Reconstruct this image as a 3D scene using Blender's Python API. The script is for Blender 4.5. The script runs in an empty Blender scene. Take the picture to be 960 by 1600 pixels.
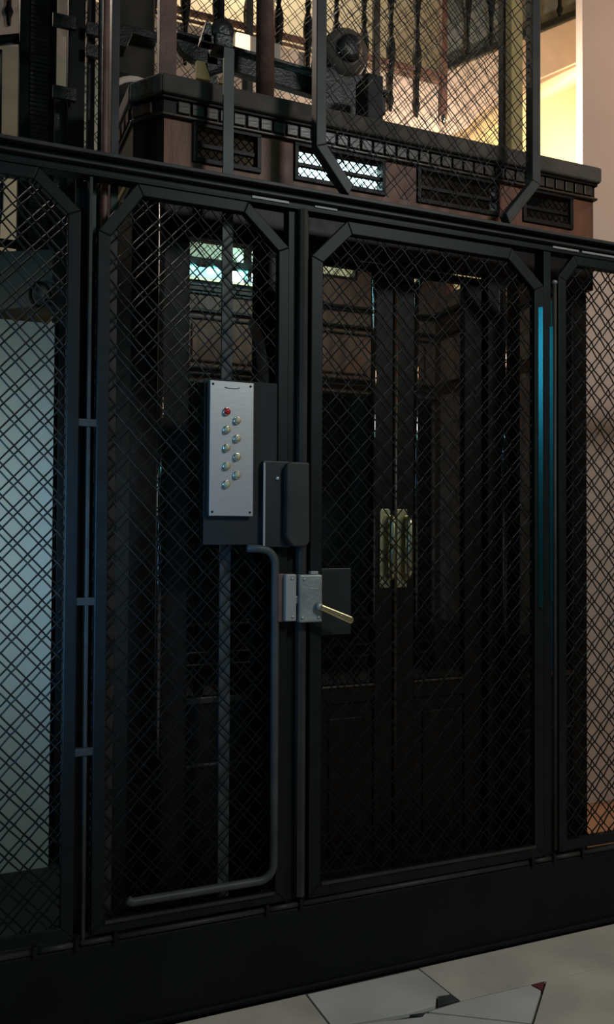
import bpy, bmesh, math, random
from mathutils import Vector, Matrix
random.seed(4)
PI = math.pi
S = bpy.context.scene
COL = S.collection

# ------------------------------------------------------------ camera
F = 1330.0
PSI, PITCH, ROLL = math.radians(23.1), math.radians(1.25), math.radians(0.3)
CP = Vector((0, -2.51, 1.45))
fw = Vector((math.sin(PSI)*math.cos(PITCH), math.cos(PSI)*math.cos(PITCH), math.sin(PITCH)))
r0 = Vector((math.cos(PSI), -math.sin(PSI), 0)); u0 = r0.cross(fw)
rt = r0*math.cos(ROLL) + u0*math.sin(ROLL); up = u0*math.cos(ROLL) - r0*math.sin(ROLL)
cam = bpy.data.cameras.new('camera'); co = bpy.data.objects.new('camera', cam); COL.objects.link(co)
cam.sensor_fit = 'VERTICAL'; cam.sensor_height = 36; cam.sensor_width = 36; cam.lens = F/1600*36
cam.clip_start = 0.05
co.matrix_world = Matrix((( rt.x, up.x, -fw.x, CP.x), (rt.y, up.y, -fw.y, CP.y), (rt.z, up.z, -fw.z, CP.z), (0,0,0,1)))
S.camera = co

def at(px, py, Y=0.0):
    """point of the plane y=Y that a pixel of the photograph shows"""
    d = fw*F + rt*(px-480) + up*(800-py)
    p = CP + d*((Y-CP.y)/d.y)
    return p.x, p.z
def flat(px, py, Z=0.0):
    d = fw*F + rt*(px-480) + up*(800-py)
    p = CP + d*((Z-CP.z)/d.z)
    return p.x, p.y

# ------------------------------------------------------------ world, lights, exposure
S.view_settings.view_transform = 'Standard'; S.view_settings.look = 'None'
S.view_settings.exposure = 0.0; S.view_settings.gamma = 1.0
S.view_settings.use_curve_mapping = False
W = bpy.data.worlds.new('world'); S.world = W; W.use_nodes = True
W.node_tree.nodes['Background'].inputs[0].default_value = (0.55, 0.60, 0.62, 1)
W.node_tree.nodes['Background'].inputs[1].default_value = 0.022

def light(name, kind, loc, aim, power, color, size=0.1, size_y=None, spot=None, blend=0.5):
    l = bpy.data.lights.new(name, kind); l.energy = power; l.color = color
    if kind == 'AREA':
        l.size = size
        if size_y: l.shape = 'RECTANGLE'; l.size_y = size_y
    elif kind in ('POINT', 'SPOT'):
        l.shadow_soft_size = size
    if spot: l.spot_size = math.radians(spot); l.spot_blend = blend
    o = bpy.data.objects.new(name, l); COL.objects.link(o); o.location = loc
    o.rotation_euler = (Vector(aim)-Vector(loc)).to_track_quat('-Z', 'Y').to_euler()
    return o
CYAN = (0.30, 0.80, 1.0); WARM = (1.0, 0.62, 0.34)
light('landing_tube_light', 'AREA', (-1.6, -1.9, 2.9), (1.6, 0, 2.2), 6.0, (0.25, 0.72, 1.0), 0.12, 0.6)
w_l = light('blue_fill_light', 'AREA', (-0.75, -0.95, 1.35), (0.10, 0, 1.35), 5.0, (0.16, 0.50, 1.0), 0.3, 0.9)  # added blue fill aimed at the left stiles, no visible source
w_l.data.spread = math.radians(48)
light('landing_ceiling_light', 'AREA', (2.6, -3.2, 3.95), (1.6, 0, 0.4), 64.0, (0.95, 0.97, 0.97), 0.5)
light('half_landing_fill', 'POINT', (-0.4, 2.1, 4.6), (0, 0, 0), 75, (1.0, 0.84, 0.70), 0.1)  # added fill to brighten the far left of the back wall
light('eye_level_glint_light', 'AREA', (3.88, -4.3, 1.48), (1.4, 0.2, 1.45), 1.2, (0.55, 0.85, 1.0), 0.10, 0.3)  # added small source for eye-level glints on glossy cabin parts
light('wire_glint_light', 'AREA', (1.7, -2.9, 3.3), (1.7, 0, 1.8), 5.0, (0.25, 1.0, 0.85), 0.8, 0.05)  # added cyan light so the diagonal gate wires catch highlights
light('stair_lamp_light', 'POINT', (4.6, 2.2, 4.3), (0, 0, 0), 80, (1.0, 0.78, 0.40), 0.08)
light('shaft_fill_light', 'POINT', (2.66, 1.22, 3.50), (0, 0, 0), 66, (1.0, 0.84, 0.68), 0.06)  # added warm fill for the stair fascia, no lamp hangs here
light('hall_lamp_light', 'POINT', (3.9, -0.2, 4.1), (0, 0, 0), 36, (1.0, 0.62, 0.42), 0.12)
light('upper_landing_light', 'POINT', (1.7, 2.35, 5.6), (0, 0, 0), 64, (1.0, 0.85, 0.62), 0.12)
light('luminaire_light', 'POINT', (1.9, 2.55, 3.3), (0, 0, 0), 9, (0.25, 0.85, 1.0), 0.08)
h_l = light('left_hall_light', 'AREA', (-0.7, 0.25, 1.9), (0.2, 1.3, 1.2), 4.2, (0.88, 1.0, 0.90), 0.4)
h_l.data.spread = math.radians(110)

# ------------------------------------------------------------ materials
def mat(name, col, rough=0.5, metal=0.0, var=0.25, scale=8.0, bump=0.0, emit=None, spec=0.5, col2=None, stretch=None, coat=0.0, trans=0.0, alpha=1.0):
    m = bpy.data.materials.new(name); m.use_nodes = True
    nt = m.node_tree; b = nt.nodes['Principled BSDF']
    b.inputs['Roughness'].default_value = rough; b.inputs['Metallic'].default_value = metal
    b.inputs['Specular IOR Level'].default_value = spec
    b.inputs['Coat Weight'].default_value = coat; b.inputs['Coat Roughness'].default_value = 0.12
    b.inputs['Transmission Weight'].default_value = trans
    b.inputs['Alpha'].default_value = alpha
    if emit:
        b.inputs['Base Color'].default_value = (*emit[0], 1)
        b.inputs['Emission Color'].default_value = (*emit[0], 1); b.inputs['Emission Strength'].default_value = emit[1]
        return m
    tc = nt.nodes.new('ShaderNodeTexCoord'); mp = nt.nodes.new('ShaderNodeMapping')
    nt.links.new(tc.outputs['Object'], mp.inputs[0])
    if stretch: mp.inputs['Scale'].default_value = stretch
    n = nt.nodes.new('ShaderNodeTexNoise'); n.inputs['Scale'].default_value = scale; n.inputs['Detail'].default_value = 5
    nt.links.new(mp.outputs[0], n.inputs['Vector'])
    r = nt.nodes.new('ShaderNodeValToRGB'); nt.links.new(n.outputs['Fac'], r.inputs[0])
    c2 = col2 or tuple(min(1, c*(1+var)) for c in col); c1 = tuple(c*(1-var) for c in col) if not col2 else col
    r.color_ramp.elements[0].color = (*c1, 1); r.color_ramp.elements[1].color = (*c2, 1)
    r.color_ramp.elements[0].position = .32; r.color_ramp.elements[1].position = .68
    nt.links.new(r.outputs[0], b.inputs['Base Color'])
    if bump:
        bp = nt.nodes.new('ShaderNodeBump'); bp.inputs['Strength'].default_value = bump; bp.inputs['Distance'].default_value = 0.01
        n2 = nt.nodes.new('ShaderNodeTexNoise'); n2.inputs['Scale'].default_value = scale*6; n2.inputs['Detail'].default_value = 3
        nt.links.new(mp.outputs[0], n2.inputs['Vector']); nt.links.new(n2.outputs['Fac'], bp.inputs['Height'])
        nt.links.new(bp.outputs[0], b.inputs['Normal'])
    return m
M = {}
M['iron'] = mat('iron_paint', (0.0065, 0.0078, 0.0078), 0.5, var=.3, scale=14, bump=.03, spec=.2)
M['iron_grey'] = mat('iron_grey_paint', (0.034, 0.032, 0.029), 0.5, spec=.25, var=.25, scale=10, bump=.04)
M['wire'] = mat('wire_black', (0.0045, 0.005, 0.005), 0.38, spec=.24, var=.2, scale=30)
M['plinth'] = mat('plinth_paint', (0.0045, 0.006, 0.0055), 0.6, var=.35, scale=5, bump=.05, spec=.2)
M['guide'] = mat('guide_paint', (0.052, 0.053, 0.051), 0.5, spec=.3, var=.25, scale=10)
M['redpole'] = mat('red_primer', (0.13, 0.060, 0.045), 0.6, var=.35, scale=9, bump=.2)
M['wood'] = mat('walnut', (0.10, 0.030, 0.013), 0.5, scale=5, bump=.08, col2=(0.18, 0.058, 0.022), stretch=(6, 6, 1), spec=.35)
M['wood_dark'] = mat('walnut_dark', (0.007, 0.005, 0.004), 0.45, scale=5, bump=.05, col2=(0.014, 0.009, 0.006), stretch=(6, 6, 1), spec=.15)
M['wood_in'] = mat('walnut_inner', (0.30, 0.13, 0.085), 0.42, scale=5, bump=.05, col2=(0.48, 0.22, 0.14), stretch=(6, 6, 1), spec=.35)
M['lacquer'] = mat('lacquer_dark', (0.012, 0.009, 0.007), 0.10, scale=6, coat=1.0, spec=.9)
M['wood_trim'] = mat('walnut_trim', (0.032, 0.019, 0.012), 0.35, scale=6, bump=.08, col2=(0.055, 0.032, 0.020), stretch=(1, 1, 5), spec=.4)
M['roof'] = mat('roof_dust', (0.066, 0.050, 0.038), 0.8, var=.4, scale=7, bump=.3)
M['brass'] = mat('brass', (0.68, 0.58, 0.33), 0.32, 1.0, var=.12, scale=12)
M['steel'] = mat('brushed_steel', (0.46, 0.43, 0.43), 0.42, 0.7, var=.06, scale=20, stretch=(1, 1, 12))
M['zinc'] = mat('zinc_casting', (0.27, 0.28, 0.27), 0.55, 0.5, var=.2, scale=16, bump=.2)
M['grey_paint'] = mat('grey_paint', (0.30, 0.28, 0.26), 0.5, var=.08, scale=10)
M['chrome'] = mat('chrome', (0.75, 0.75, 0.72), 0.12, 1.0, var=.03)
M['red_button'] = mat('red_button', (0.55, 0.01, 0.015), 0.25, var=.1)
M['clear_button'] = mat('amber_button', (0.50, 0.42, 0.24), 0.18, var=.1)
M['black'] = mat('black_plastic', (0.008, 0.009, 0.010), 0.45, var=.3, scale=8)
M['board'] = mat('black_board', (0.007, 0.007, 0.007), 0.75, var=.3, scale=8)
M['wallL'] = mat('plaster_pale', (0.44, 0.50, 0.47), 0.85, var=.06, scale=2.5, bump=.06)
M['wallB'] = mat('plaster_cream', (0.62, 0.55, 0.40), 0.85, var=.07, scale=2, bump=.06)
M['wallR'] = mat('plaster_peach', (0.62, 0.50, 0.42), 0.85, var=.05, scale=2, bump=.06)
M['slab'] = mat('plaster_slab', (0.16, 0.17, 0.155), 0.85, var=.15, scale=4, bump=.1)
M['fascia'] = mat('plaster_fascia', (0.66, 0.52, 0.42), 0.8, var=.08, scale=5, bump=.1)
M['marble'] = mat('marble', (0.44, 0.42, 0.38), 0.4, scale=3.2, col2=(0.60, 0.575, 0.53), bump=.05)
M['marble2'] = mat('marble_warm', (0.44, 0.40, 0.34), 0.4, scale=4.5, col2=(0.62, 0.55, 0.46), bump=.05)
M['marble_dark'] = mat('marble_dark', (0.045, 0.05, 0.045), 0.4, var=.3, scale=20)
M['marble_red'] = mat('marble_red', (0.16, 0.045, 0.05), 0.4, var=.3, scale=20)
M['grout'] = mat('grout', (0.07, 0.065, 0.058), 0.9, var=.2, scale=12)
M['pit'] = mat('pit_concrete', (0.018, 0.022, 0.018), 0.9, var=.4, scale=6)
M['terra'] = mat('terracotta', (0.40, 0.19, 0.10), 0.6, var=.2, scale=6)
M['ochre'] = mat('ochre_paint', (0.36, 0.26, 0.10), 0.7, var=.2, scale=8)
M['grease'] = mat('greasy_steel', (0.035, 0.033, 0.030), 0.4, 0.3, var=.5, scale=18, bump=.3)
M['teal'] = mat('cyan_light_tint', (0.10, 0.36, 0.42), 0.35, var=.1, scale=6)
M['tube'] = mat('tube_glow', (1, 1, 1), emit=((0.60, 0.94, 1.0), 14.0))
M['diffuser'] = mat('diffuser_glow', (1, 1, 1), emit=((0.45, 0.90, 1.0), 1.25))
M['diffuser_dim'] = mat('diffuser_dim', (1, 1, 1), emit=((0.25, 0.66, 0.72), 0.6))
M['warmglow'] = mat('warm_glow', (1, 1, 1), emit=((1.0, 0.74, 0.46), 1.6))
def glass_mat():
    m = bpy.data.materials.new('cabin_glass'); m.use_nodes = True; nt = m.node_tree
    for n in list(nt.nodes):
        if n.type != 'OUTPUT_MATERIAL': nt.nodes.remove(n)
    out = [n for n in nt.nodes if n.type == 'OUTPUT_MATERIAL'][0]
    t = nt.nodes.new('ShaderNodeBsdfTransparent'); t.inputs[0].default_value = (.90, .93, .92, 1)
    g = nt.nodes.new('ShaderNodeBsdfGlossy'); g.inputs['Roughness'].default_value = .03
    mx = nt.nodes.new('ShaderNodeMixShader')
    mx.inputs[0].default_value = .05; nt.links.new(t.outputs[0], mx.inputs[1]); nt.links.new(g.outputs[0], mx.inputs[2])
    nt.links.new(mx.outputs[0], out.inputs[0]); return m
M['glass'] = glass_mat()
M['cyan_sheen_steel'] = mat('cyan_sheen_steel', (0.05, 0.27, 0.30), 0.27, 1.0, var=.08)  # teal tint stands in for cyan light reflected on the strips
M['mirror'] = mat('smoked_mirror', (0.10, 0.095, 0.09), 0.10, 1.0, var=.05)

# ------------------------------------------------------------ geometry helpers
class G:
    def __init__(s): s.bm = bmesh.new()
    def face(s, vs):
        try: s.bm.faces.new(vs)
        except ValueError: pass
    def box(s, x0, x1, y0, y1, z0, z1):
        v = [s.bm.verts.new(p) for p in ((x0,y0,z0),(x1,y0,z0),(x1,y1,z0),(x0,y1,z0),(x0,y0,z1),(x1,y0,z1),(x1,y1,z1),(x0,y1,z1))]
        for f in ((0,3,2,1),(4,5,6,7),(0,1,5,4),(1,2,6,5),(2,3,7,6),(3,0,4,7)): s.face([v[i] for i in f])
        return s
    def prism(s, poly, a, b, ax='y'):
        """poly in (x,z) extruded along y, or (x,y) along z, or (y,z) along x"""
        def P(p, t):
            return (p[0], t, p[1]) if ax == 'y' else ((p[0], p[1], t) if ax == 'z' else (t, p[0], p[1]))
        A = [s.bm.verts.new(P(p, a)) for p in poly]; B = [s.bm.verts.new(P(p, b)) for p in poly]
        n = len(poly); s.face(A[::-1]); s.face(B)
        for i in range(n): s.face([A[i], A[(i+1)%n], B[(i+1)%n], B[i]])
        return s
    def tube(s, pts, r, n=8, cap=True):
        pts = [Vector(p) for p in pts]; rings = []
        t0 = (pts[1]-pts[0]).normalized(); a = t0.orthogonal().normalized()
        for i, p in enumerate(pts):
            t = (pts[min(i+1, len(pts)-1)]-pts[max(i-1, 0)]).normalized()
            a = (a - t*a.dot(t)).normalized(); b = t.cross(a)
            rr = r[i] if isinstance(r, (list, tuple)) else r
            rings.append([s.bm.verts.new(p + (a*math.cos(2*PI*k/n)+b*math.sin(2*PI*k/n))*rr) for k in range(n)])
        for i in range(len(rings)-1):
            for k in range(n): s.face([rings[i][k], rings[i][(k+1)%n], rings[i+1][(k+1)%n], rings[i+1][k]])
        if cap: s.face(rings[0][::-1]); s.face(rings[-1])
        return s
    def lathe(s, prof, c, n=12, ax='z'):
        rings = []
        for r, h in prof:
            ring = []
            for k in range(n):
                u, v = r*math.cos(2*PI*k/n), r*math.sin(2*PI*k/n)
                p = (c[0]+u, c[1]+v, c[2]+h) if ax == 'z' else ((c[0]+u, c[1]+h, c[2]+v) if ax == 'y' else (c[0]+h, c[1]+u, c[2]+v))
                ring.append(s.bm.verts.new(p))
            rings.append(ring)
        for i in range(len(rings)-1):
            for k in range(n): s.face([rings[i][k], rings[i][(k+1)%n], rings[i+1][(k+1)%n], rings[i+1][k]])
        s.face(rings[0][::-1]); s.face(rings[-1])
        return s
ORG = {}
def obj(name, g, m, parent=None, bev=0.0, smooth=False, org=None, kind=None, label=None):
    """one mesh object; world coordinates in, stored relative to its root's place"""
    bmesh.ops.recalc_face_normals(g.bm, faces=g.bm.faces)
    off = ORG.get(parent.name, Vector()) if parent else Vector(org or (0, 0, 0))
    if off.length: bmesh.ops.translate(g.bm, verts=g.bm.verts, vec=-off)
    me = bpy.data.meshes.new(name); g.bm.to_mesh(me); g.bm.free()
    if smooth:
        for p in me.polygons: p.use_smooth = True
    me.materials.append(M[m])
    o = bpy.data.objects.new(name, me); COL.objects.link(o)
    if parent: o.parent = parent
    else: o.location = off
    ORG[o.name] = off
    if bev:
        b = o.modifiers.new('bevel', 'BEVEL'); b.width = bev; b.segments = 2; b.limit_method = 'ANGLE'; b.angle_limit = .6
    if kind: o['kind'] = kind
    if label: o['label'] = label
    return o
def empty(name, loc, label, cat, group=None):
    o = bpy.data.objects.new(name, None); COL.objects.link(o); o.location = loc; o.empty_display_size = .1
    ORG[o.name] = Vector(loc); o['label'] = label; o['category'] = cat
    if group: o['group'] = group
    return o
def tag(o, label, cat, group=None):
    o['label'] = label; o['category'] = cat
    if group: o['group'] = group
    return o
def struct(name, g, m, bev=0): return obj(name, g, m, kind='structure', bev=bev)

def inset(poly, w):
    n = len(poly); c = []
    area = sum(poly[i][0]*poly[(i+1)%n][1]-poly[(i+1)%n][0]*poly[i][1] for i in range(n))
    sg = 1 if area > 0 else -1
    L = []
    for i in range(n):
        a, b = Vector(poly[i]), Vector(poly[(i+1)%n]); d = (b-a).normalized(); nn = Vector((-d.y, d.x))*sg
        L.append((a+nn*w, d))
    for i in range(n):
        (p, d), (q, e) = L[i-1], L[i]
        den = d.x*e.y-d.y*e.x
        t = ((q-p).x*e.y-(q-p).y*e.x)/den
        c.append(tuple(p+d*t))
    return c
def clip(poly, p, d):
    """span of the line p+t*d inside a convex polygon"""
    n = len(poly); lo, hi = -1e9, 1e9
    area = sum(poly[i][0]*poly[(i+1)%n][1]-poly[(i+1)%n][0]*poly[i][1] for i in range(n)); sg = 1 if area > 0 else -1
    for i in range(n):
        a, b = poly[i], poly[(i+1)%n]; ex, ey = b[0]-a[0], b[1]-a[1]
        nx, ny = -ey*sg, ex*sg
        den = nx*d[0]+ny*d[1]; num = nx*(p[0]-a[0])+ny*(p[1]-a[1])
        if abs(den) < 1e-9:
            if num < 0: return None
        else:
            t = -num/den
            if den > 0: lo = max(lo, t)
            else: hi = min(hi, t)
    return (lo, hi) if hi-lo > .004 else None
AX, AZ, X0, Z0, GAP = .0403, .0435, .1775, 1.758, .0086
def wire_mesh(poly, Y, name, parent, wr=.0022, ax='y', sc=1.0, m='wire', gap=GAP, amp=.003):
    """woven lattice of paired crimped wires filling a convex polygon; kept as one stuff part"""
    g = G(); ax_, az_ = AX*sc, AZ*sc
    h = math.hypot(ax_, az_); pitch = 2*ax_*az_/h
    xs = [p[0] for p in poly]; zs = [p[1] for p in poly]
    dirs = ((ax_/h, az_/h), (ax_/h, -az_/h))
    for w in (0, 1):
        d = dirs[w]; nrm = (-d[1], d[0]) if w == 0 else (d[1]*-1, d[0])
        pr = [(x-X0)*nrm[0]+(z-Z0)*nrm[1] for x, z in poly]
        o_d = dirs[1-w]; o_n = (-o_d[1], o_d[0])
        for k in range(math.floor(min(pr)/pitch)-1, math.ceil(max(pr)/pitch)+2):
            for mm in (-1, 1):
                off = k*pitch+mm*gap
                p = (X0+nrm[0]*off, Z0+nrm[1]*off)
                sp = clip(poly, p, d)
                if not sp: continue
                # crossings with the other family
                c = d[0]*o_n[0]+d[1]*o_n[1]; base = (p[0]-X0)*o_n[0]+(p[1]-Z0)*o_n[1]
                ks = sorted(((j*pitch+q*gap-base)/c, 2*j+(q > 0)) for j in range(-60, 61) for q in (-1, 1))
                ks = [(t, s_) for t, s_ in ks if sp[0]+.001 < t < sp[1]-.001]
                me_ = 2*k+(mm > 0)
                pts = [(sp[0], 0)]
                for t, s_ in ks: pts.append((t, amp*(1 if (me_+s_) % 2 else -1)*(1 if w else -1)))
                pts.append((sp[1], 0))
                P = []
                for t, dy in pts:
                    a, b = p[0]+d[0]*t, p[1]+d[1]*t
                    P.append((a, Y+dy, b) if ax == 'y' else (Y+dy, a, b))
                if len(P) > 1: g.tube(P, wr, 5, cap=False)
    return obj(name, g, m, parent, smooth=True, kind='stuff')
def frame(root, poly, w, y0, y1, m, names, inner=None):
    inn = inset(poly, w); n = len(poly)
    for i in range(n):
        if not names[i]: continue
        g = G().prism([poly[i], poly[(i+1)%n], inn[(i+1)%n], inn[i]], y0, y1)
        obj(names[i], g, m, root, bev=.003)
    return inn
def copy_tree(o, loc=None, parent=None):
    c = o.copy(); COL.objects.link(c); c.parent = parent
    if loc is not None: c.location = loc
    for ch in o.children: copy_tree(ch, None, c)
    return c

# ============================================================ THE SETTING
g = G().box(-4, 6, -5, 3.0, -.10, -.012); floor = struct('floor', g, 'grout')
# marble paving cut in odd polygons along the cage; corners read off the photograph's floor
J = lambda x, y: flat(x, y)
A = [J(550,1600), J(662,1582), J(715,1564), J(853,1532), J(960,1505)]
def ext(p, q, t): return (p[0]+(q[0]-p[0])*t, p[1]+(q[1]-p[1])*t)
yA0 = A[0][1]; yb = -.03
def tile(poly, m, z=0.0, gapw=.004, name='floor_tile'):
    try: q = inset(poly, gapw)
    except ZeroDivisionError: q = poly
    obj(name, G().prism(q, -.03, z+random.uniform(-.0006, .0006), 'z'), m, floor, bev=.0012)
AL, AR = ext(A[1], A[0], 14), ext(A[3], A[4], 9)
B0, C0, C1 = J(652,1510), J(468,1540), J(516,1602)
B0 = (B0[0], yb); C0 = (C0[0], yb)
D1 = ext(J(853,1532), J(832,1600), 3.2)
Bend = J(708,1556)
tile([AL, ext(A[0], AL, .02), C1, C0, (-1.2, yb), (AL[0], yb)] if False else [(AL[0], yb), AL, C1, C0], 'marble2')
tile([C0, C1, A[0], J(640,1584), J(683,1571), J(684,1556), J(706,1553), B0], 'marble')
tile([B0, J(706,1553), J(719,1563), A[3], A[4], AR, (AR[0], yb)], 'marble2')
tile([J(683,1571), J(684,1556), J(706,1553), J(719,1563)], 'marble_dark', gapw=.002, name='marble_chip')
tile([J(638,1585), J(664,1581), J(658,1588)], 'marble_dark', gapw=.001, name='marble_chip')
tile([J(829,1538), J(853,1532), J(848,1548)], 'marble_red', gapw=.002, name='marble_chip')
D0 = J(848,1548)
# front row, cut by the joint D and by a crack
K0, K1 = J(672,1581), ext(J(675,1580), J(800,1595), 1.55)
Dm = ext(J(848,1548), J(832,1600), 1.0)
tile([J(664,1581), J(719,1564), J(829,1538), D0, Dm, ext(J(664,1581), Dm, .3)], 'marble')
tile([AL, C1, A[0], J(658,1588), J(664,1582), ext(J(664,1581), Dm, .3), Dm, (Dm[0]+.02, -1.35), (AL[0], -1.35)], 'marble')
tile([D0, A[3], AR, (AR[0], -1.35), (Dm[0]+.02, -1.35), Dm], 'marble2')
x = -3.0
while x < 5.0:
    w = random.uniform(.45, .8)
    y = -1.36
    while y > -4.6:
        h = random.uniform(.45, .7)
        tile([(x, y), (x+w, y), (x+w, y-h), (x, y-h)], random.choice(('marble', 'marble2')))
        y -= h
    x += w
g = G().box(-1.0, .44, .10, 1.30, -.012, .006); struct('trim_1', g, 'pit')
g = G().box(.44, 2.55, .10, 1.6, -.012, .006); struct('trim_2', g, 'pit')
g = G().box(2.62, 5.6, .10, 1.09, -.012, .008); struct('trim_3', g, 'terra')

struct('wall_left', G().box(-3.5, .43, 1.30, 1.42, -.012, 2.34), 'wallL')
struct('wall_back', G().box(-3.5, 6, 2.90, 3.0, -.012, 7.0), 'wallB')
struct('wall_right', G().box(3.14, 6, 1.09, 1.14, -.012, 7.0), 'wallR')
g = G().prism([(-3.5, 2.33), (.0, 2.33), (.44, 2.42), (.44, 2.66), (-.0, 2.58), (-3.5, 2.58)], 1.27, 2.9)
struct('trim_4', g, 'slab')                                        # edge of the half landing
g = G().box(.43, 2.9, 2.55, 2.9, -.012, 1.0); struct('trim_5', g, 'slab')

# ============================================================ FRONT OF THE CAGE
def T(label, cat, name, loc, group=None): return empty(name, loc, label, cat, group)
pl = T('black painted sheet metal plinth running along the floor under the whole cage', 'plinth', 'cage_plinth', (1.2, 0, 0))
obj('plinth_plate', G().box(-1.2, 3.6, -.012, .05, 0, .262), 'plinth', pl, bev=.004)
obj('foot_strip', G().box(-1.2, 3.6, -.022, -.010, 0, .018), 'iron', pl, bev=.004)
for a, b in ((-1.2, .233), (.262, .352), (.372, .465), (.478, .93), (.945, 1.04), (1.06, 1.93), (1.96, 2.03), (2.05, 2.16), (2.18, 3.6)):
    obj('ledge_bar', G().tube([(a, -.008, .272), (b, -.008, .272)], .008, 8), 'iron_grey', pl, smooth=True)
for x in (.248, .362, .471, .937, 1.05, 1.945, 2.04, 2.17):
    obj('ledge_clip', G().box(x-.006, x+.006, -.022, .02, .258, .29), 'iron', pl, bev=.002)

tr = T('long black double flanged iron rail crossing above the gates', 'rail', 'top_rail', (1.2, 0, 2.5))
obj('web', G().box(-1.2, 3.6, -.004, .03, 2.484, 2.54), 'iron', tr)
obj('upper_flange', G().box(-1.2, 3.6, -.030, .04, 2.533, 2.545), 'iron_grey', tr, bev=.002)
obj('lower_flange', G().box(-1.2, 3.6, -.022, .04, 2.506, 2.514), 'iron_grey', tr, bev=.002)
for a, b, z in ((.875, 1.0, 2.496), (2.045, 2.165, 2.497), (2.18, 3.2, 2.497), (1.09, 1.17, 2.499)): obj('edge_strip', G().box(a, b, -.008, -.003, z-.004, z+.004), 'grey_paint', tr, bev=.001)  # pale painted strips stand in for highlights along the rail
obj('base_flange', G().box(-1.2, 3.6, -.010, .04, 2.478, 2.486), 'iron', tr, bev=.002)

def panel(name, label, poly, w, names, cat, y0=-.012, y1=.018, m='iron', meshy=.004, wr=.0022):
    cx = sum(p[0] for p in poly)/len(poly)
    r = T(label, cat, name, (cx, 0, min(p[1] for p in poly)))
    inn = frame(r, poly, w, y0, y1, m, names)
    wire_mesh(inset(poly, w*.8), meshy, 'wire_mesh', r, wr=wr)
    return r
panel('mesh_panel', 'fixed diamond wire panel at the far left, pale wall behind it',
      [(-.95,.29),(.352,.29),(.352,2.37),(.234,2.476),(-.83,2.476),(-.95,2.37)], .036,
      ['rail','stile','corner_bar','rail','corner_bar','stile'], 'panel', wr=.0027)
gl = panel('gate_leaf', 'narrow left gate leaf with cut corners carrying the steel button plate', 
      [(.401,.29),(1.0,.29),(1.0,2.35),(.862,2.476),(.514,2.476),(.401,2.32)], .036,
      ['rail','stile','corner_bar','rail','corner_bar','stile'], 'gate')
gr = panel('gate_leaf', 'wide right gate leaf with cut corners, beside the lever lock',
      [(1.077,.285),(2.0,.285),(2.0,2.345),(1.86,2.466),(1.205,2.466),(1.077,2.335)], .042,
      ['rail','stile','corner_bar','rail','corner_bar','stile'], 'gate')
panel('mesh_panel', 'fixed diamond wire panel at the far right, peach wall behind it',
      [(2.066,.29),(3.4,.29),(3.4,2.476),(2.14,2.476),(2.066,2.39)], .036,
      ['rail','stile','rail','corner_bar','stile'], 'panel', wr=.0027)
# flange lines on the leaves' rails
obj('glazing_bead', G().box(1.12, 1.96, -.019, -.010, .322, .330), 'iron_grey', gr, bev=.001)
obj('glazing_bead', G().box(.44, .96, -.019, -.010, .318, .326), 'iron_grey', gl, bev=.001)

ps = T('slim double iron post left of the narrow gate leaf, joined by three spacers', 'post', 'cage_post', (.376, .03, .29))
obj('bar', G().box(.377, .386, -.004, .05, .27, 2.484), 'iron_grey', ps, bev=.001)
obj('back_plate', G().box(.345, .405, .055, .062, .27, 2.484), 'black', ps)
for z in (1.758, 1.243, .813):
    obj('spacer', G().box(.350, .403, -.010, .010, z-.011, z+.011), 'iron_grey', ps, bev=.002)
pc = T('centre iron post with rounded strip between the two gate leaves', 'post', 'cage_post', (1.045, .03, .27))
obj('bar', G().box(1.003, 1.074, .004, .05, .262, 2.484), 'iron', pc, bev=.002)
obj('cover_strip', G().prism([(1.030, -.006), (1.034, -.020), (1.047, -.026), (1.060, -.020), (1.064, -.006)], .30, 2.478, 'z'), 'iron_grey', pc)
pr_ = T('right iron post with thin round rod between wide gate leaf and right panel', 'post', 'cage_post', (2.03, .03, .27))
obj('bar', G().box(2.006, 2.038, -.004, .05, .262, 2.484), 'iron', pr_, bev=.002)
obj('strip', G().prism([(1.973, -.013), (1.984, -.027), (1.990, -.013)], 1.18, 2.265, 'z'), 'cyan_sheen_steel', gr, bev=.001, label='narrow metal strip tinted for a cyan reflection')
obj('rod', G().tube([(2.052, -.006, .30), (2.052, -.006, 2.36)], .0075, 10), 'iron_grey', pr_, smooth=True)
obj('strip', G().prism([(2.030, -.006), (2.037, -.016), (2.040, -.006)], 1.20, 2.20, 'z'), 'cyan_sheen_steel', pr_, label='narrow metal strip tinted for a cyan reflection')
obj('rod_tip', G().lathe([(.003, 0), (.011, .004), (.011, .012), (.003, .017)], (2.052, -.006, 2.358), 10), 'zinc', pr_, smooth=True)
obj('back_plate', G().box(2.038, 2.066, .04, .05, .262, 2.484), 'iron', pr_)

# vertical pole running up past the rail
tag(obj('conduit_pole', G().tube([(.430, .062, .0), (.430, .062, 5.0)], .011, 10), 'redpole', org=(.43, .062, 0), smooth=True),
    'thin reddish brown pole rising past the top rail above left gate leaf', 'pole')
tag(obj('guard_channel', G().box(.446, .470, .055, .10, .0, 5.0), 'iron_grey', org=(.458, .08, 0), bev=.002),
    'dark iron channel standing just right of the reddish pole', 'channel')

# bent rod frame on the narrow leaf
def arc(cx, cz, r, a0, a1, y, n=7): return [(cx+r*math.cos(math.radians(a0+(a1-a0)*i/n)), y, cz+r*math.sin(math.radians(a0+(a1-a0)*i/n))) for i in range(n+1)]
pts = [(.860, -.026, 1.395)] + arc(.905, 1.345, .048, 90, 0, -.026) + arc(.907, .418, .046, 0, -90, -.026) + arc(.520, .392, .020, -90, -150, -.026, 3)
tag(obj('guard_rod', G().tube([(a, b, c) for a, b, c in pts], .0125, 10), 'guide', org=(.7, -.014, .37), smooth=True),
    'bent grey round rod with rounded corners framing lower part of narrow gate leaf', 'rod')

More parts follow.
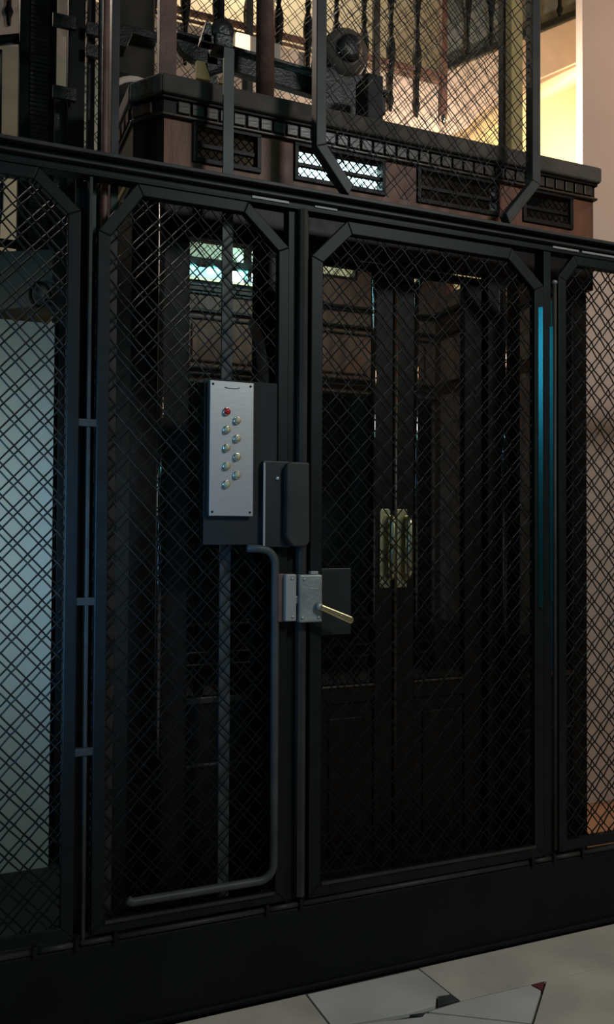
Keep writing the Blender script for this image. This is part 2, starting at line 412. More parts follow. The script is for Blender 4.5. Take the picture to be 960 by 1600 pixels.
# ------------------------------------------------------------ button plate and its board
tag(obj('backing_board', G().box(.722, .960, -.017, -.0125, 1.405, 1.912), 'board', org=(.85, -.014, 1.405), bev=.002),
    'matt black board fixed behind the steel button plate', 'board')
bp = T('upright brushed steel plate with nine push buttons on the narrow gate leaf', 'button panel', 'button_panel', (.805, -.03, 1.49))
obj('face_plate', G().box(.734, .875, -.036, -.030, 1.493, 1.904), 'steel', bp, bev=.002)
obj('back_box', G().box(.728, .868, -.031, -.016, 1.497, 1.900), 'iron', bp, bev=.001)
obj('engraved_arc', G().tube([(.805+.024*math.cos(t), -.0362, 1.886-.004*math.sin(t)) for t in [PI*i/8 for i in range(9)]], .0013, 5), 'iron', bp, smooth=True)
for x in (.744, .864):
    for z in (1.505, 1.893): obj('screw', G().lathe([(.0036, 0), (.0036, -.0015), (.001, -.0022)], (x, -.036, z), 8, 'y'), 'iron', bp, smooth=True)
zs = [1.815+(1.497-1.815)*0 - i*.0288 for i in range(9)]
for i in range(9):
    bx = .787 if i % 2 == 0 else .820
    bz = at(353 if i % 2 == 0 else 372, 643+14.2*i, -.036)[1]
    col = 'red_button' if i == 0 else 'clear_button'
    b = obj('button', G().lathe([(.0095, 0), (.0095, -.010), (.008, -.0135), (.004, -.0155), (.001, -.016)], (bx, -.036, bz), 16, 'y'), col, bp, smooth=True,
            label='red alarm button at the top' if i == 0 else None)
    obj('button_ring', G().lathe([(.0125, 0), (.0125, -.004), (.0105, -.0065), (.0095, -.0065), (.0095, 0)], (bx, -.036, bz), 20, 'y'), 'chrome', b, smooth=True)

# ------------------------------------------------------------ closer box
cb = T('black closer box with rounded grey cover beside the centre post', 'door closer', 'door_closer', (.98, -.03, 1.398))
obj('housing', G().box(.908, 1.000, -.034, -.012, 1.398, 1.666), 'black', cb, bev=.003)
obj('edge_strip', G().box(.908, .914, -.0375, -.034, 1.402, 1.660), 'grey_paint', cb)
q = [(.976, 1.43), (.976, 1.64)] + [(.995+.019*math.cos(math.radians(a)), 1.645+.019*math.sin(math.radians(a))) for a in (170, 140, 110, 90)] + \
    [(1.054, 1.664), (1.056, 1.425)] + [(1.036+.02*math.cos(math.radians(a)), 1.42+.02*math.sin(math.radians(a))) for a in (-10, -45, -80)] + [(1.0, 1.40)]
obj('cover', G().prism(q, -.060, -.030), 'iron_grey', cb, bev=.006)
obj('screw', G().lathe([(.0065, 0), (.0065, -.003), (.003, -.005)], (.955, -.034, 1.612), 12, 'y'), 'steel', cb, smooth=True)

# ------------------------------------------------------------ lever lock
lk = T('grey metal rim lock with slanting brass lever on the centre post', 'lock', 'lever_lock', (1.03, -.03, 1.165))
obj('keep_side', G().box(.958, .978, -.040, -.026, 1.166, 1.315), 'redpole', lk, bev=.002)
obj('keep_plate', G().box(.976, 1.013, -.056, -.026, 1.168, 1.314), 'grey_paint', lk, bev=.004)
obj('lock_case', G().box(1.020, 1.099, -.062, -.026, 1.163, 1.312), 'zinc', lk, bev=.005)
obj('bolt', G().box(1.008, 1.024, -.050, -.034, 1.222, 1.245), 'steel', lk, bev=.002)
obj('top_lug', G().box(1.064, 1.090, -.050, -.030, 1.312, 1.322), 'grey_paint', lk, bev=.002)
obj('seam_bar', G().box(1.052, 1.084, -.064, -.061, 1.266, 1.270), 'grey_paint', lk, bev=.001)
for x, z in ((.998, 1.300), (1.000, 1.182), (1.036, 1.298), (1.086, 1.178), (1.030, 1.178)):
    obj('screw', G().lathe([(.005, 0), (.005, -.002), (.002, -.004)], (x, -.056 if x < 1.01 else -.062, z), 10, 'y'), 'steel', lk, smooth=True)
hub = obj('lever_hub', G().lathe([(.013, 0), (.013, -.012), (.009, -.018)], (1.084, -.062, 1.212), 14, 'y'), 'zinc', lk, smooth=True)
P0, P1 = Vector((1.084, -.078, 1.212)), Vector((1.186, -.086, 1.168))
d = (P1-P0).normalized(); n_ = Vector((-d.z, 0, d.x))
g = G()
lp = [P0+n_*.009, P0-n_*.009, P1-n_*.012, P1+d*.008-n_*.006, P1+d*.009+n_*.006, P1+n_*.012]
va = [g.bm.verts.new(p+Vector((0, -.006, 0))) for p in lp]; vb = [g.bm.verts.new(p+Vector((0, .006, 0))) for p in lp]
g.face(va); g.face(vb[::-1])
for i in range(6): g.face([va[i], va[(i+1)%6], vb[(i+1)%6], vb[i]])
obj('lever', g, 'brass', lk, bev=.004, label='flat brass lever')
tag(obj('lock_backplate', G().box(1.116, 1.222, -.014, -.012+.004, 1.115, 1.328), 'black', org=(1.17, -.012, 1.115), bev=.0015),
    'black rectangular plate on wide gate leaf behind the brass lever', 'plate')

# ------------------------------------------------------------ upper cage above the rail
up_ = panel('mesh_panel', 'tall wire panel above the rail with cut lower corners',
      [(1.088,5.0),(1.088,2.69),(1.205,2.548),(1.845,2.548),(1.980,2.71),(1.980,5.0)], .036,
      ['stile','corner_bar',None,'corner_bar','stile',None], 'panel', y0=-.02, y1=.022, m='iron_grey', wr=.0016)
tag(obj('guide_rail', G().prism([(.798, .052), (.832, .052), (.832, .062), (.818, .062), (.818, .096), (.812, .096), (.812, .062), (.798, .062)], .006, 2.985, 'z'), 'guide', org=(.815, .08, .006)),
    'grey iron guide rail standing behind narrow gate leaf and passing cabin front', 'rail')
gs = T('dark guide shoe with knob sitting on top of the grey guide rail', 'guide shoe', 'guide_shoe', (.81, .09, 2.985))
x, z = at(345, 85, .09)
obj('upright', G().tube([(x, .09, 2.985), (x, .09, 4.9)], .012, 8), 'iron', gs, smooth=True)
obj('yoke', G().box(x-.03, x+.03, .05, .13, 2.985, 3.03), 'grease', gs, bev=.008)
obj('roller', G().lathe([(.012, -.03), (.036, -.028), (.040, 0), (.036, .028), (.012, .03)], (x, .09, 3.045), 16, 'y'), 'grease', gs, smooth=True)
obj('side_arm', G().box(x-.07, x-.03, .06, .10, 2.99, 3.02), 'grease', gs, bev=.004)
obj('side_lug', G().prism([(x-.075, 2.99), (x-.035, 2.99), (x-.04, 3.055), (x-.055, 3.065)], .06, .10), 'grease', gs, bev=.004)

# ============================================================ THE CABIN
YC = .18; XL, XR = .625, 2.40
cab = T('dark walnut lift cabin with dentil cornice, lattice transoms and glazed double door', 'lift cabin', 'lift_cabin', (1.51, .7, .10))
CH = .13   # chamfer of the left front corner
def plan(o, back=1.30): # outline of the cabin with overhang o
    return [(XL-.07-o*.5, YC+.09-o*.3), (XL+.009-o*.4, YC-o), (XR+o*.45, YC-o), (XR+o*.45, back+o*.5), (XL-.07-o*.5, back+o*.5)]
def band(name, o, z0, z1, m, bev=.004): return obj(name, G().prism(plan(o), z0, z1, 'z'), m, cab, bev=bev)
def ring(name, o, z0, z1, m, th=.03, bev=.003):
    P = plan(o); Q = inset(P, th); n = len(P)
    g = G()
    for i in range(n):
        g.prism([P[i], P[(i+1)%n], Q[(i+1)%n], Q[i]], z0, z1, 'z')
    return obj(name, g, m, cab, bev=bev)
band('roof', .015, 2.885, 2.905, 'roof')
ring('cornice', .034, 2.852, 2.915, 'roof', .10, .008)
ring('cornice_moulding', .018, 2.842, 2.853, 'wood_dark', .05)
ring('dentil_backing', .006, 2.795, 2.842, 'wood_dark', .03)
ring('frieze_bead', .018, 2.786, 2.796, 'wood_trim', .04)
q_ = ORG[cab.name]; dm = G().box(q_.x-.0195, q_.x+.0195, q_.y-.012, q_.y+.012, q_.z-.0185, q_.z+.0185)
dent = obj('dentil', dm, 'wood_trim', cab, bev=.002)
dent.location = Vector((XL+.075, YC-.004, 2.820))-ORG[cab.name]
x = XL+.075-.0475+.0475*2
while x < XR-.01:
    c = dent.copy(); COL.objects.link(c); c.parent = cab; c.location = Vector((x, YC-.004, 2.820))-ORG[cab.name]; x += .0475
for i in range(2):
    c = dent.copy(); COL.objects.link(c); c.parent = cab; t = .2+.3*i
    c.location = Vector((XL-.07+.079*t, YC+.09-.09*t, 2.820))-ORG[cab.name]; c.rotation_euler = (0, 0, -.85)
for i in range(14):
    c = dent.copy(); COL.objects.link(c); c.parent = cab
    c.location = Vector((XL-.071, YC+.13+i*.07, 2.820))-ORG[cab.name]; c.rotation_euler = (0, 0, -PI/2)
# fascia with four transom openings
WIN = [(.745, .957), (1.104, 1.434), (1.590, 1.926), (2.062, 2.280)]
z0, z1, wz0, wz1 = 2.615, 2.790, 2.667, 2.778
xs = XL+.012
edges = [xs]+[v for w in WIN for v in w]+[XR]
for i in range(0, len(edges), 2):
    obj('fascia_panel', G().box(edges[i], edges[i+1], YC, YC+.04, z0, z1), 'wood', cab, bev=.001)
for a, b in WIN:
    obj('fascia_rail', G().box(a, b, YC, YC+.04, z0, wz0), 'wood', cab)
    obj('fascia_rail', G().box(a, b, YC, YC+.04, wz1, z1), 'wood', cab)
    fr = G(); t = .008
    fr.box(a-.012, b+.012, YC-.010, YC+.002, wz0-.012, wz0+t-.004).box(a-.012, b+.012, YC-.010, YC+.002, wz1-t+.004, wz1+.012)
    fr.box(a-.012, a+.002, YC-.010, YC+.002, wz0, wz1).box(b-.002, b+.012, YC-.010, YC+.002, wz0, wz1)
    f_ = obj('transom_frame', fr, 'wood_dark', cab, bev=.001)
    wire_mesh([(a, wz0), (b, wz0), (b, wz1), (a, wz1)], YC+.012, 'lattice', f_, wr=.0022, sc=.36, gap=.0, amp=.001)
    obj('pane', G().box(a, b, YC+.024, YC+.027, wz0, wz1), 'glass', f_)
    obj('glazing_bar', G().box(a, b, YC+.004, YC+.020, 2.712, 2.724), 'wood_dark', f_)
# left chamfer and left side
P = plan(0)
obj('corner_panel', G().prism([P[0], P[1], (P[1][0]+.01, P[1][1]+.04), (P[0][0]+.04, P[0][1]+.01)], .12, 2.80, 'z'), 'wood_dark', cab, bev=.002)
obj('side_panel', G().box(P[0][0], P[0][0]+.035, P[0][1], 1.31, .12, 2.80), 'wood_dark', cab, bev=.002)
ring('ledge_bead', .022, 2.600, 2.616, 'brass', .04)
ring('ledge_moulding', .012, 2.575, 2.600, 'wood_dark', .03)
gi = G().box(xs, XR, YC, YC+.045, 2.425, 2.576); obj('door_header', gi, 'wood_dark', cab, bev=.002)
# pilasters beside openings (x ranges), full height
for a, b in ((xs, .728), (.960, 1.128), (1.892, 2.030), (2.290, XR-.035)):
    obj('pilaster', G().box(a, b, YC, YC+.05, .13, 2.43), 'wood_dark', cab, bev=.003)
    w_ = b-a
    if w_ > .1:
        obj('reeding', G().tube([(a+w_*.5, YC-.002, .95), (a+w_*.5, YC-.002, 2.38)], .014, 16), 'lacquer', cab, smooth=True)
obj('corner_bead', G().tube([(.634, YC-.0, .16), (.634, YC-.0, 2.57)], .012, 16), 'lacquer', cab, smooth=True)
obj('side_wall', G().box(XR-.07, XR-.03, YC+.02, 1.31, .12, 2.58), 'wood', cab, bev=.002)
obj('sill', G().box(xs, XR, YC-.02, YC+.05, .10, .14), 'steel', cab, bev=.003)
# side lights: lower panel + glass above
for a, b in ((.728, .960), (2.030, 2.290)):
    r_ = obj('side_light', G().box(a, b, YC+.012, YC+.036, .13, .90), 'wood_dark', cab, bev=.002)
    obj('moulding', G().box(a, b, YC+.002, YC+.014, .885, .905), 'wood_trim', r_, bev=.002)
    obj('moulding', G().box(a, b, YC+.002, YC+.014, .68, .69), 'wood_trim', r_, bev=.002)
    obj('pane', G().box(a, b, YC+.022, YC+.026, .90, 2.43), 'glass', r_)
# double door
YD = .215
for k, (a, b) in enumerate(((1.130, 1.507), (1.511, 1.890))):
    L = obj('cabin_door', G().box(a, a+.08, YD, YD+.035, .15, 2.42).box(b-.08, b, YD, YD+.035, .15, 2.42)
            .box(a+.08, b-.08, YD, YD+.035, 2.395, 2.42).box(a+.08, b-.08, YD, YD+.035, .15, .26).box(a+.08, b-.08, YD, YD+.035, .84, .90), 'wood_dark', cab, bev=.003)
    obj('door_panel', G().box(a+.08, b-.08, YD+.010, YD+.026, .26, .84), 'wood_dark', L, bev=.002)
    obj('raised_field', G().box(a+.12, b-.12, YD+.002, YD+.012, .31, .79), 'wood_dark', L, bev=.006)
    obj('pane', G().box(a+.08, b-.08, YD+.014, YD+.018, .90, 2.395), 'glass', L)
    obj('moulding', G().box(a+.08, b-.08, YD-.006, YD+.004, .896, .904), 'wood_trim', L, bev=.002)
    hx = 1.470 if k == 0 else 1.540
    obj('handle_plate', G().box(hx-.024, hx+.020, YD-.005, YD, 1.245, 1.530), 'brass', L, bev=.002)
    obj('pull_handle', G().tube([(hx+.014, YD-.005, 1.50), (hx+.014, YD-.030, 1.498), (hx+.014, YD-.034, 1.48), (hx+.014, YD-.034, 1.30), (hx+.014, YD-.030, 1.282), (hx+.014, YD-.005, 1.28)],
        [.008, .010, .012, .012, .010, .008], 10), 'brass', L, smooth=True, label='polished brass pull bar')
for x in (1.423, 1.598): obj('stile_bead', G().tube([(x, YD-.003, .95), (x, YD-.003, 2.37)], .008, 16), 'lacquer', cab, smooth=True)
obj('meeting_bead', G().tube([(1.509, YD-.006, .16), (1.509, YD-.006, 2.41)], .007, 8), 'wood_trim', cab, smooth=True)
# interior
YB = 1.27
obj('cabin_floor', G().box(XL+.01, XR-.04, YC+.05, YB, .12, .15), 'black', cab)
obj('cabin_ceiling', G().box(XL+.04, XR-.03, YC+.05, YB, 2.865, 2.88), 'wood_in', cab)
BW = [(.80, 1.40), (1.560, 1.865), (2.040, 2.235)]
be = [XL+.04]+[v for w in BW for v in w]+[XR-.07]
obj('back_wall', G().box(XL+.04, XR-.07, YB, YB+.03, .97, 2.575), 'wood_in', cab)
obj('back_wall_dado', G().box(XL+.04, XR-.07, YB, YB+.03, .14, .97), 'wood_dark', cab)
for i in range(0, len(be), 2): obj('back_wall_post', G().box(be[i], be[i+1], YB, YB+.03, 2.575, 2.865), 'wood_in', cab)
for (a, b), zb in zip(BW, (2.582, 2.704, 2.712)):
    obj('back_wall_rail', G().box(a, b, YB, YB+.03, 2.812, 2.865), 'wood_in', cab)
    obj('back_wall_rail', G().box(a, b, YB, YB+.03, 2.575, zb), 'wood_in', cab)
    w_ = G().box(a-.01, b+.01, YB-.008, YB, zb-.008, zb+.003).box(a-.01, a+.003, YB-.008, YB, zb, 2.812).box(b-.003, b+.012, YB-.008, YB, zb, 2.812)
    f_ = obj('transom_frame', w_, 'wood_trim', cab, bev=.001)
    obj('pane', G().box(a, b, YB+.012, YB+.015, zb, 2.812), 'glass', f_)
obj('picture_rail', G().box(XL+.05, XR-.07, YB-.022, YB, 2.548, 2.562).box(XL+.05, XR-.07, YB-.012, YB, 2.535, 2.548), 'wood_trim', cab, bev=.003)
obj('dado_moulding', G().box(XL+.05, XR-.07, YB-.020, YB, 2.452, 2.466).box(XL+.05, XR-.07, YB-.010, YB, 2.42, 2.43), 'wood_trim', cab, bev=.003)
px_ = [.86, 1.10, 1.38, 1.66, 1.93, 2.2]
for a, b in ((.70, .99), (1.03, 1.34), (1.38, 1.64), (1.68, 1.93), (1.98, 2.26)):
    obj('wall_panel', G().box(a, b, YB-.014, YB, 2.225, 2.40), 'wood_in', cab, bev=.010)
    obj('wall_panel', G().box(a, b, YB-.014, YB, .24, .62), 'wood_dark', cab, bev=.010)
for a, b in ((.70, 1.345), (1.375, 1.655), (1.675, 2.30)):
    obj('mirror', G().box(a, b, YB-.012, YB-.002, .97, 2.11), 'mirror', cab, bev=.002)
for z in (2.195, 2.165, 2.125): obj('mirror_moulding', G().box(XL+.05, XR-.07, YB-.018, YB, z-.006, z+.006), 'wood_trim', cab, bev=.003)
for z in (.89, .835, .68): obj('wall_moulding', G().box(XL+.05, XR-.07, YB-.022, YB, z-.006, z+.006), 'wood_trim', cab, bev=.003)
# right inner wall joinery
XI = XR-.07
obj('picture_rail', G().box(XI-.022, XI, .26, YB, 2.548, 2.562).box(XI-.012, XI, .26, YB, 2.44, 2.45), 'wood_trim', cab, bev=.003)
for a, b in ((.32, .55), (.62, .86), (.93, 1.20)):
    obj('wall_panel', G().box(XI-.014, XI, a, b, 2.20, 2.42), 'wood_in', cab, bev=.008)
    obj('wall_panel', G().box(XI-.014, XI, a, b, 1.0, 2.14), 'wood_in', cab, bev=.008)
obj('side_wall_post', G().box(XI, XR-.03, YC+.04, .84, 2.58, 2.865).box(XI, XR-.03, 1.16, YB, 2.58, 2.865).box(XI, XR-.03, .84, 1.16, 2.58, 2.65).box(XI, XR-.03, .84, 1.16, 2.77, 2.865), 'wood_in', cab)
obj('pane', G().box(XI+.01, XI+.014, .84, 1.16, 2.65, 2.77), 'glass', cab)
obj('cyan_light_strip', G().box(XI-.018, XI, .30, .47, .30, 2.41), 'teal', cab, bev=.003, label='teal strip painted as cyan light on the right inner wall')  # teal paint stands in for cyan light falling on the wall
for x in (1.36, 1.665):
    obj('half_column', G().tube([(x, YB-.006, .92), (x, YB-.006, 2.12)], .016, 16), 'lacquer', cab, smooth=True)
for y in (.58, .90):
    obj('half_column', G().tube([(XI-.004, y, .92), (XI-.004, y, 2.5)], .015, 16), 'lacquer', cab, smooth=True)
obj('hand_rail', G().tube([(XL+.12, YB-.055, 1.02), (XI-.06, YB-.055, 1.02)], .011, 10), 'wood_trim', cab, smooth=True)

lamp = T('glowing twin tube fluorescent fitting under the cabin ceiling', 'lamp', 'cabin_lamp', (1.42, .50, 2.86))
obj('housing', G().box(1.14, 1.66, .36, .66, 2.845, 2.864), 'steel', lamp, bev=.002)
for y in (.43, .57):
    obj('tube', G().tube([(1.17, y, 2.823), (1.63, y, 2.823)], .020, 12), 'tube', lamp, smooth=True)

# retiring cam: bent strip beside the cabin's side light
tag(obj('cam_strip', G().prism([at(p, q, .17) for p, q in ((392,498),(402,505),(412,530),(419,570),(420,602),(402,602),(403,572),(400,545),(394,520),(388,504))], 0.166, .1795), 'grey_paint', org=(1.0, .17, 1.95)),
    'curved pale metal strip hanging above the black board beside guide rail', 'strip')

# ============================================================ ON THE CABIN ROOF
ZR = 2.917
def col_px(name, label, cat, x0, x1, yb_, Y, m, round_=False, top=5.2, grp=None):
    a, z = at(x0, yb_, Y); b, _ = at(x1, yb_, Y)
    g = G().tube([((a+b)/2, Y, ZR), ((a+b)/2, Y, top)], (b-a)/2, 16) if round_ else G().box(a, b, Y-.02, Y+.02, ZR, top)
    return tag(obj(name, g, m, org=((a+b)/2, Y, ZR), smooth=round_, bev=0 if round_ else .003), label, cat)
col_px('hanger_upright', 'flat reddish brown upright on the left of the cabin roof', 'upright', 247, 274, 100, .42, 'redpole')
col_px('hanger_upright', 'round reddish brown tube standing on the cabin roof, right of guide rail', 'upright', 401, 428, 100, .42, 'redpole', True)
col_px('hanger_upright', 'flat ochre brown upright at the right of the cabin roof', 'upright', 795, 813, 200, .42, 'ochre')
col_px('hanger_channel', 'dark iron channel beside the ochre upright on cabin roof', 'upright', 783, 796, 200, .52, 'iron')
cb_ = T('long dark steel crosshead beam with tapered left end above the cabin roof', 'beam', 'crosshead_beam', (1.6, .62, 3.2))
Pz = [at(*p, .62) for p in ((270,62),(400,99),(480,122),(600,155),(600,182),(480,150),(388,122),(300,97),(282,84))]
obj('web', G().prism(Pz, .60, .64), 'grease', cb_, bev=.004)
a0, a1 = at(272,62,.62), at(600,155,.62)
obj('flange', G().prism([a0, a1, (a1[0], a1[1]+.012), (a0[0], a0[1]+.012)], .57, .67), 'grease', cb_, bev=.002)
x, z = at(330,95,.62); obj('support', G().box(x-.02, x+.02, .60, .64, ZR, z+.02), 'grease', cb_)
x, z = at(560,160,.62); obj('support', G().box(x-.02, x+.02, .60, .64, ZR, z+.04), 'grease', cb_)
# small boxes and machines
def px_box(name, label, cat, x0, x1, y0, y1, Y, dep, m, rest=False, bev=.006):
    a, zt = at(x0, y0, Y); b, _ = at(x1, y0, Y); _, zb = at(x0, y1, Y)
    if rest: zb = ZR
    return tag(obj(name, G().box(a, b, Y, Y+dep, zb, zt), m, org=((a+b)/2, Y, zb), bev=bev), label, cat)
mo = T('dusty round operator motor on the cabin roof behind the tall wire panel', 'motor', 'operator_motor', (1.62, .5, ZR))
x, z = at(530, 95, .5)
obj('casing', G().lathe([(.03, -.09), (.085, -.085), (.095, -.05), (.095, .05), (.085, .085), (.03, .09)], (x, .50, z), 20, 'y'), 'roof', mo, smooth=True)
obj('cap', G().lathe([(.05, 0), (.05, -.02), (.03, -.03)], (x, .412, z), 16, 'y'), 'grease', mo, smooth=True)
obj('mount', G().box(x-.09, x+.09, .44, .56, ZR, z-.07), 'grease', mo, bev=.004)
obj('foot', G().box(x-.13, x+.13, .40, .60, ZR, ZR+.02), 'grease', mo, bev=.004)
px_box('relay_box', 'dark upright relay box on cabin roof left of the white fascia', 'box', 574, 600, 112, 184, .24, .10, 'iron', True)
px_box('junction_box', 'small pale junction box lit by the stair lamp, beside round upright', 'box', 414, 440, 62, 100, 1.42, .067, 'grey_paint')
px_box('junction_box', 'cream junction box left of the glowing bulkhead lamp', 'box', 322, 348, 38, 72, 1.42, .067, 'fascia')
bl = T('glowing rectangular bulkhead lamp above the crosshead beam', 'lamp', 'bulkhead_lamp', (1.3, 1.2, 3.7))
a, zt = at(368, 52, 1.18); b, _ = at(404, 52, 1.18); _, zb = at(368, 86, 1.18)
obj('housing', G().box(a-.012, b+.012, 1.185, 1.24, zb-.012, zt+.012), 'grey_paint', bl, bev=.005)
obj('diffuser', G().box(a, b-.045, 1.165, 1.185, zb, zt), 'warmglow', bl, bev=.004)
obj('cover_plate', G().box(b-.045, b, 1.168, 1.185, zb, zt), 'fascia', bl, bev=.004)
obj('stem', G().box((a+b)/2-.01, (a+b)/2+.01, 1.2, 1.22, 2.93, zb), 'iron', bl)
bk = T('ochre forked bracket on cabin roof under the tapered beam end', 'bracket', 'roof_bracket', (1.0, .5, ZR))
x, z = at(325, 118, .5)
obj('cheek', G().prism([at(305,98,.5), at(318,100,.5), at(328,130,.5), at(305,126,.5)], .48, .50), 'ochre', bk, bev=.002)
obj('cheek', G().prism([at(352,108,.5), at(362,112,.5), at(352,136,.5), at(340,133,.5)], .48, .50), 'ochre', bk, bev=.002)
obj('rib', G().tube([(at(318,104,.5)[0], .49, at(318,104,.5)[1]), (x, .49, z), (at(352,110,.5)[0], .49, at(352,110,.5)[1])], .010, 8), 'grease', bk, smooth=True)
# roof sheave seen left of the cornice
x, z = at(214, 172, .75)
sh = T('pink rimmed sheave wheel left of the cabin cornice', 'wheel', 'sheave_wheel', (x, .75, z))
g = G(); n = 28; R = .115
ringp = [(x+R*math.cos(2*PI*k/n), .75, z+R*math.sin(2*PI*k/n)) for k in range(n+1)]
obj('rim', g.tube(ringp, .016, 8), 'fascia', sh, smooth=True)
obj('disc', G().lathe([(.01, -.012), (.105, -.010), (.105, .010), (.01, .012)], (x, .75, z), 24, 'y'), 'grease', sh, smooth=True)
# control cabinet & beam in the upper left
px_box('roof_cabinet', 'grey brown metal cabinet hanging left of the reddish flat upright', 'cabinet', 184, 243, 62, 112, 1.05, .22, 'roof')
px_box('roof_cabinet', 'upper grey brown metal cabinet above the dark shelf beam at upper left', 'cabinet', 184, 243, -40, 38, 1.05, .22, 'roof')
tag(obj('shelf_beam', G().prism([at(178,40,1.0), at(246,56,1.0), at(246,68,1.0), at(205,58,1.0), at(196,80,1.0), at(184,76,1.0)], .97, 1.05), 'grease', org=(.7, 1.0, 3.4), bev=.004),
    'dark hooked steel beam between the two grey brown cabinets', 'beam')

# ============================================================ BEHIND THE SHAFT
rp = T('rear wire panel of the shaft seen above the cabin roof', 'panel', 'mesh_panel', (1.7, 1.5, 2.75))
poly = [(.52, 2.75), (2.92, 2.75), (2.92, 6.0), (.52, 6.0)]
wire_mesh(poly, 1.50, 'wire_mesh', rp, wr=.0018)
for x in (.52, 1.38, 2.10, 2.92): obj('stile', G().box(x-.018, x+.018, 1.485, 1.515, .0, 6.0), 'iron_grey', rp, bev=.003)
obj('rail', G().box(.50, 2.94, 1.485, 1.515, 2.74, 2.78), 'iron_grey', rp, bev=.003)
sp_ = T('side wire panel of the shaft, seen edge on behind the left stile', 'panel', 'mesh_panel', (.445, .7, .0))
wire_mesh([(.14, .03), (1.24, .03), (1.24, 2.40), (.14, 2.40)], .445+.04, 'wire_mesh', sp_, ax='x')
obj('stile', G().box(.470, .500, 1.22, 1.27, 0, 2.42), 'iron', sp_, bev=.003)

cp = T('dark plate added to cover the lit wall behind left edge of narrow gate leaf', 'plate', 'dark_cover_plate', (.52, 1.2, 0))
obj('plate', G().box(.435, .80, 1.36, 1.38, .006, 2.62), 'black', cp)  # dark sheet added to cover the warm-lit back wall showing through
obj('angle_bar', G().box(.45, .50, 1.32, 1.36, .006, 2.62), 'iron', cp, bev=.003)
# ribbed column etc. at the upper left
rc = T('dark ribbed iron column rising from half landing at the far left', 'column', 'ribbed_column', (.34, 1.32, 2.6))
xa, xb = at(30, 100, 1.3)[0], at(88, 100, 1.3)[0]
obj('channel', G().box(xa, xa+.045, 1.29, 1.36, 2.60, 5.2), 'iron', rc, bev=.003)
obj('channel', G().box(xb-.03, xb, 1.29, 1.36, 2.64, 5.2), 'iron', rc, bev=.003)
g = G(); z = 2.66
while z < 5.1: g.box(xa+.045, xb-.03, 1.275+random.uniform(0,.006), 1.36, z, z+.013); z += .019
obj('rib_stack', g, 'grease', rc, kind='stuff')
col_l = lambda n_, lb, x0, x1, Y, m: tag(obj(n_, G().box(at(x0,100,Y)[0], at(x1,100,Y)[0], Y, Y+.05, 2.45, 5.2), m, org=(at(x0,100,Y)[0], Y, 2.45), bev=.003), lb, 'column')
col_l('iron_column', 'plain dark iron column between ribbed column and reddish pole', 106, 133, 1.05, 'iron')
col_l('iron_column', 'slender dark iron column just left of the reddish pole', 138, 149, 1.05, 'grease')
tag(obj('hoist_rope', G().tube([(at(157,100,1.0)[0], 1.0, 2.95), (at(157,100,1.0)[0], 1.0, 5.2)], .009, 8), 'grease', org=(at(157,100,1.0)[0], 1.0, 2.3), smooth=True),
    'thick dark hoist rope hanging just left of the reddish pole', 'rope')
for k, (x0, y0) in enumerate(((98, 36), (98, 148), (150, 50), (150, 84))):
    a, z = at(x0, y0, 1.02)
    tag(obj('cross_strap', G().box(a-.04, a+.05, 1.0, 1.02, z-.025, z+.025), 'grease', org=(a, 1.0, z)),
        ('dark strap across upper iron columns at left, topmost', 'dark strap across left iron columns level with cabin cornice', 'short dark strap by hoist rope, upper one', 'short dark strap by hoist rope, lower one')[k], 'strap')

xa_, xb_ = at(84, 300, 1.1)[0], at(106, 300, 1.1)[0]
tag(obj('cover_plate', G().box(xa_, xb_, 1.10, 1.115, 2.30, at(95, 148, 1.1)[1]), 'grease', org=(xa_, 1.1, 2.30)), 'narrow dark plate added to darken the gap between ribbed and plain iron columns', 'plate')  # added dark sheet, covers lit wall showing between the columns

# gallery landing and stair flight behind the shaft
st = T('gallery landing and rising stair flight with peach plaster edge behind the shaft', 'staircase', 'staircase', (2.4, 1.9, 3.85))
YS = 1.90
def zline(x): return 4.20+max(0, x-2.76)*.575
obj('landing_slab', G().box(-.5, 2.76, YS, 2.9, 3.84, 4.17), 'fascia', st, bev=.005)
xe = 5.2
obj('stringer', G().prism([(2.76, 3.84), (2.76, 4.20), (2.82, 4.28), (xe, zline(xe)+.05), (xe, zline(xe)-.25), (3.10, zline(3.10)-.25), (2.95, 3.95)], YS, YS+.06), 'fascia', st, bev=.005)
obj('soffit', G().prism([(2.76, 3.90), (2.76, 4.12), (xe, zline(xe)-.02), (xe, zline(xe)-.22)], YS+.06, 2.9), 'fascia', st)
for i in range(9):
    x = 2.86+i*.28; z = zline(x)
    obj('tread', G().box(x, x+.31, YS+.062, 2.88, z-.02, z+.02), 'iron_grey', st, bev=.004)
obj('bottom_rail', G().box(-.5, 2.76, YS-.035, YS-.005, 4.205, 4.232).box(-.5, 2.76, YS-.030, YS-.01, 4.170, 4.182), 'redpole', st, bev=.003)
obj('hand_rail', G().box(-.5, 2.76, YS-.05, YS+.01, 5.12, 5.17), 'wood_dark', st, bev=.006)
obj('hand_rail', G().prism([(2.76, 5.10), (xe, zline(xe)+.95), (xe, zline(xe)+1.01), (2.76, 5.17)], YS-.05, YS+.01), 'wood_dark', st, bev=.006)
obj('flight_rail', G().prism([(2.76, 4.255), (xe, zline(xe)+.055), (xe, zline(xe)+.095), (2.76, 4.295)], YS-.035, YS-.005), 'iron', st, bev=.003)
obj('dark_cover_panel', G().prism([(2.79, 4.30), (xe, zline(xe)+.10), (xe, zline(xe)+.94), (2.79, 5.12)], YS+.03, YS+.045), 'slab', st)  # dark panel added behind the flight's balusters to cover the lit wall
obj('newel_post', G().box(2.735, 2.775, YS-.045, YS-.005, 3.95, 5.3), 'redpole', st, bev=.004)
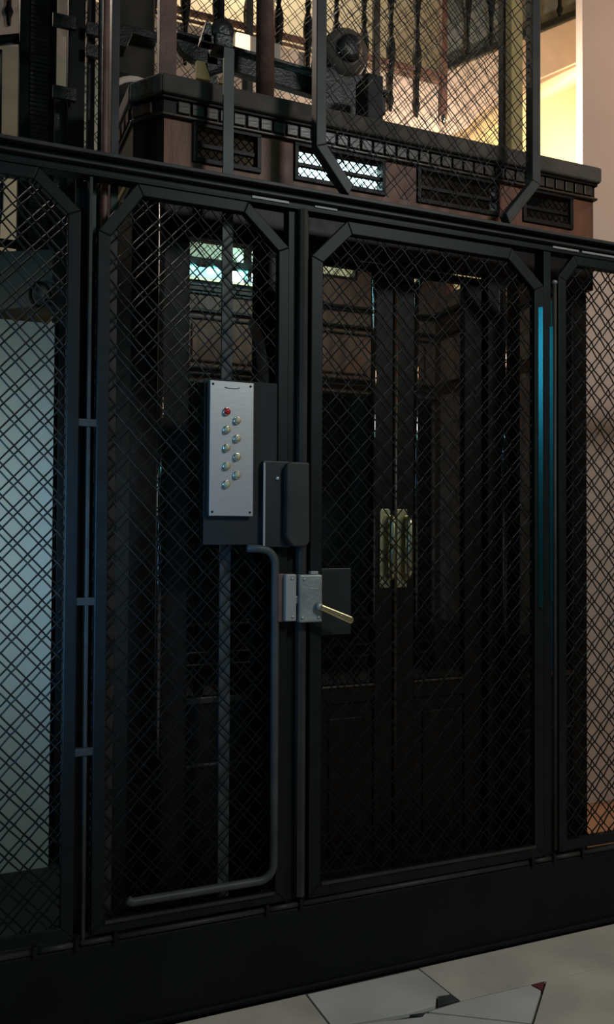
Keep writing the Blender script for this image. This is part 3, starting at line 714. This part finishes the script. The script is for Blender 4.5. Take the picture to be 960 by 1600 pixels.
obj('newel_drop', G().lathe([(.004, -.05), (.022, -.03), (.026, 0), (.015, .02)], (2.755, YS-.03, 3.96), 12), 'chrome', st, smooth=True)
prof = [(.009, 0), (.012, .04), (.022, .07), (.012, .10), (.014, .20), (.026, .30), (.030, .36), (.024, .42), (.012, .46), (.020, .50), (.012, .54), (.022, .66), (.030, .74), (.024, .82), (.012, .88), (.018, .94), (.010, 1.0), (.010, 1.20)]
bal = obj('baluster', G().lathe(prof, ORG[st.name], 10), 'iron', st, smooth=True)
bal.location = Vector((.26, YS-.022, 3.93))-ORG[st.name]
x = .26+.178
while x < xe-.1:
    if abs(x-2.755) > .04:
        c = bal.copy(); COL.objects.link(c); c.parent = st
        c.location = Vector((x, YS-.022, 3.93+(.34 if x > 2.76 else 0)+max(0, x-2.76)*.575))-ORG[st.name]
    x += .178
# half landing railing at far left
hl = T('dark iron handrail with thin balusters over the half landing at far left', 'railing', 'landing_railing', (.1, 1.34, 2.58))
obj('hand_rail', G().tube([(-1.6, 1.34, 3.05), (.19, 1.34, 3.55), (.28, 1.34, 3.58)], .022, 8), 'iron', hl, smooth=True)
obj('foot_rail', G().box(-1.6, .44, 1.32, 1.35, 2.66, 2.69), 'iron', hl, bev=.002)
for x in (-.9, -.7, -.5, -.3, -.1, .05, .198):
    obj('baluster', G().lathe([(.006, 0), (.008, .1), (.02, .16), (.02, .30), (.008, .36), (.007, .85)], (x, 1.34, 2.66), 8), 'iron', hl, smooth=True)
x, z = at(62, 462, 1.24)
tag(obj('iron_scroll', G().tube([(x+.045*math.cos(t)*(1-t*.05), 1.24, z+.06*math.sin(t)*(1-t*.05)) for t in [-.6+i*.35 for i in range(20)]], .007, 6), 'iron', org=(x, 1.24, z), smooth=True),
    'curled wrought iron scroll under half landing behind the left panel', 'ironwork')

# wall luminaire behind the cabin, seen through its transoms
wl = T('bright bluish wall luminaire seen through left side light of the cabin', 'lamp', 'wall_luminaire', (1.7, 2.82, 3.1))
a0, zt = at(362, 414, 2.80); a1, zb = at(398, 456, 2.80); aL, _ = at(285, 412, 2.80)
obj('diffuser', G().box(a0, a1+.10, 2.78, 2.86, zb+.01, zt), 'tube', wl, bev=.01)
obj('diffuser', G().box(aL-.1, a0-.05, 2.80, 2.86, zb+.05, zt-.005), 'diffuser', wl, bev=.01, label='softer glowing left end')
obj('trough', G().box(aL-.1, a1+.10, 2.76, 2.88, zb-.045, zb+.006), 'grey_paint', wl, bev=.006)
obj('end_cap', G().box(a0-.05, a0, 2.78, 2.86, zb+.01, zt), 'zinc', wl, bev=.004)
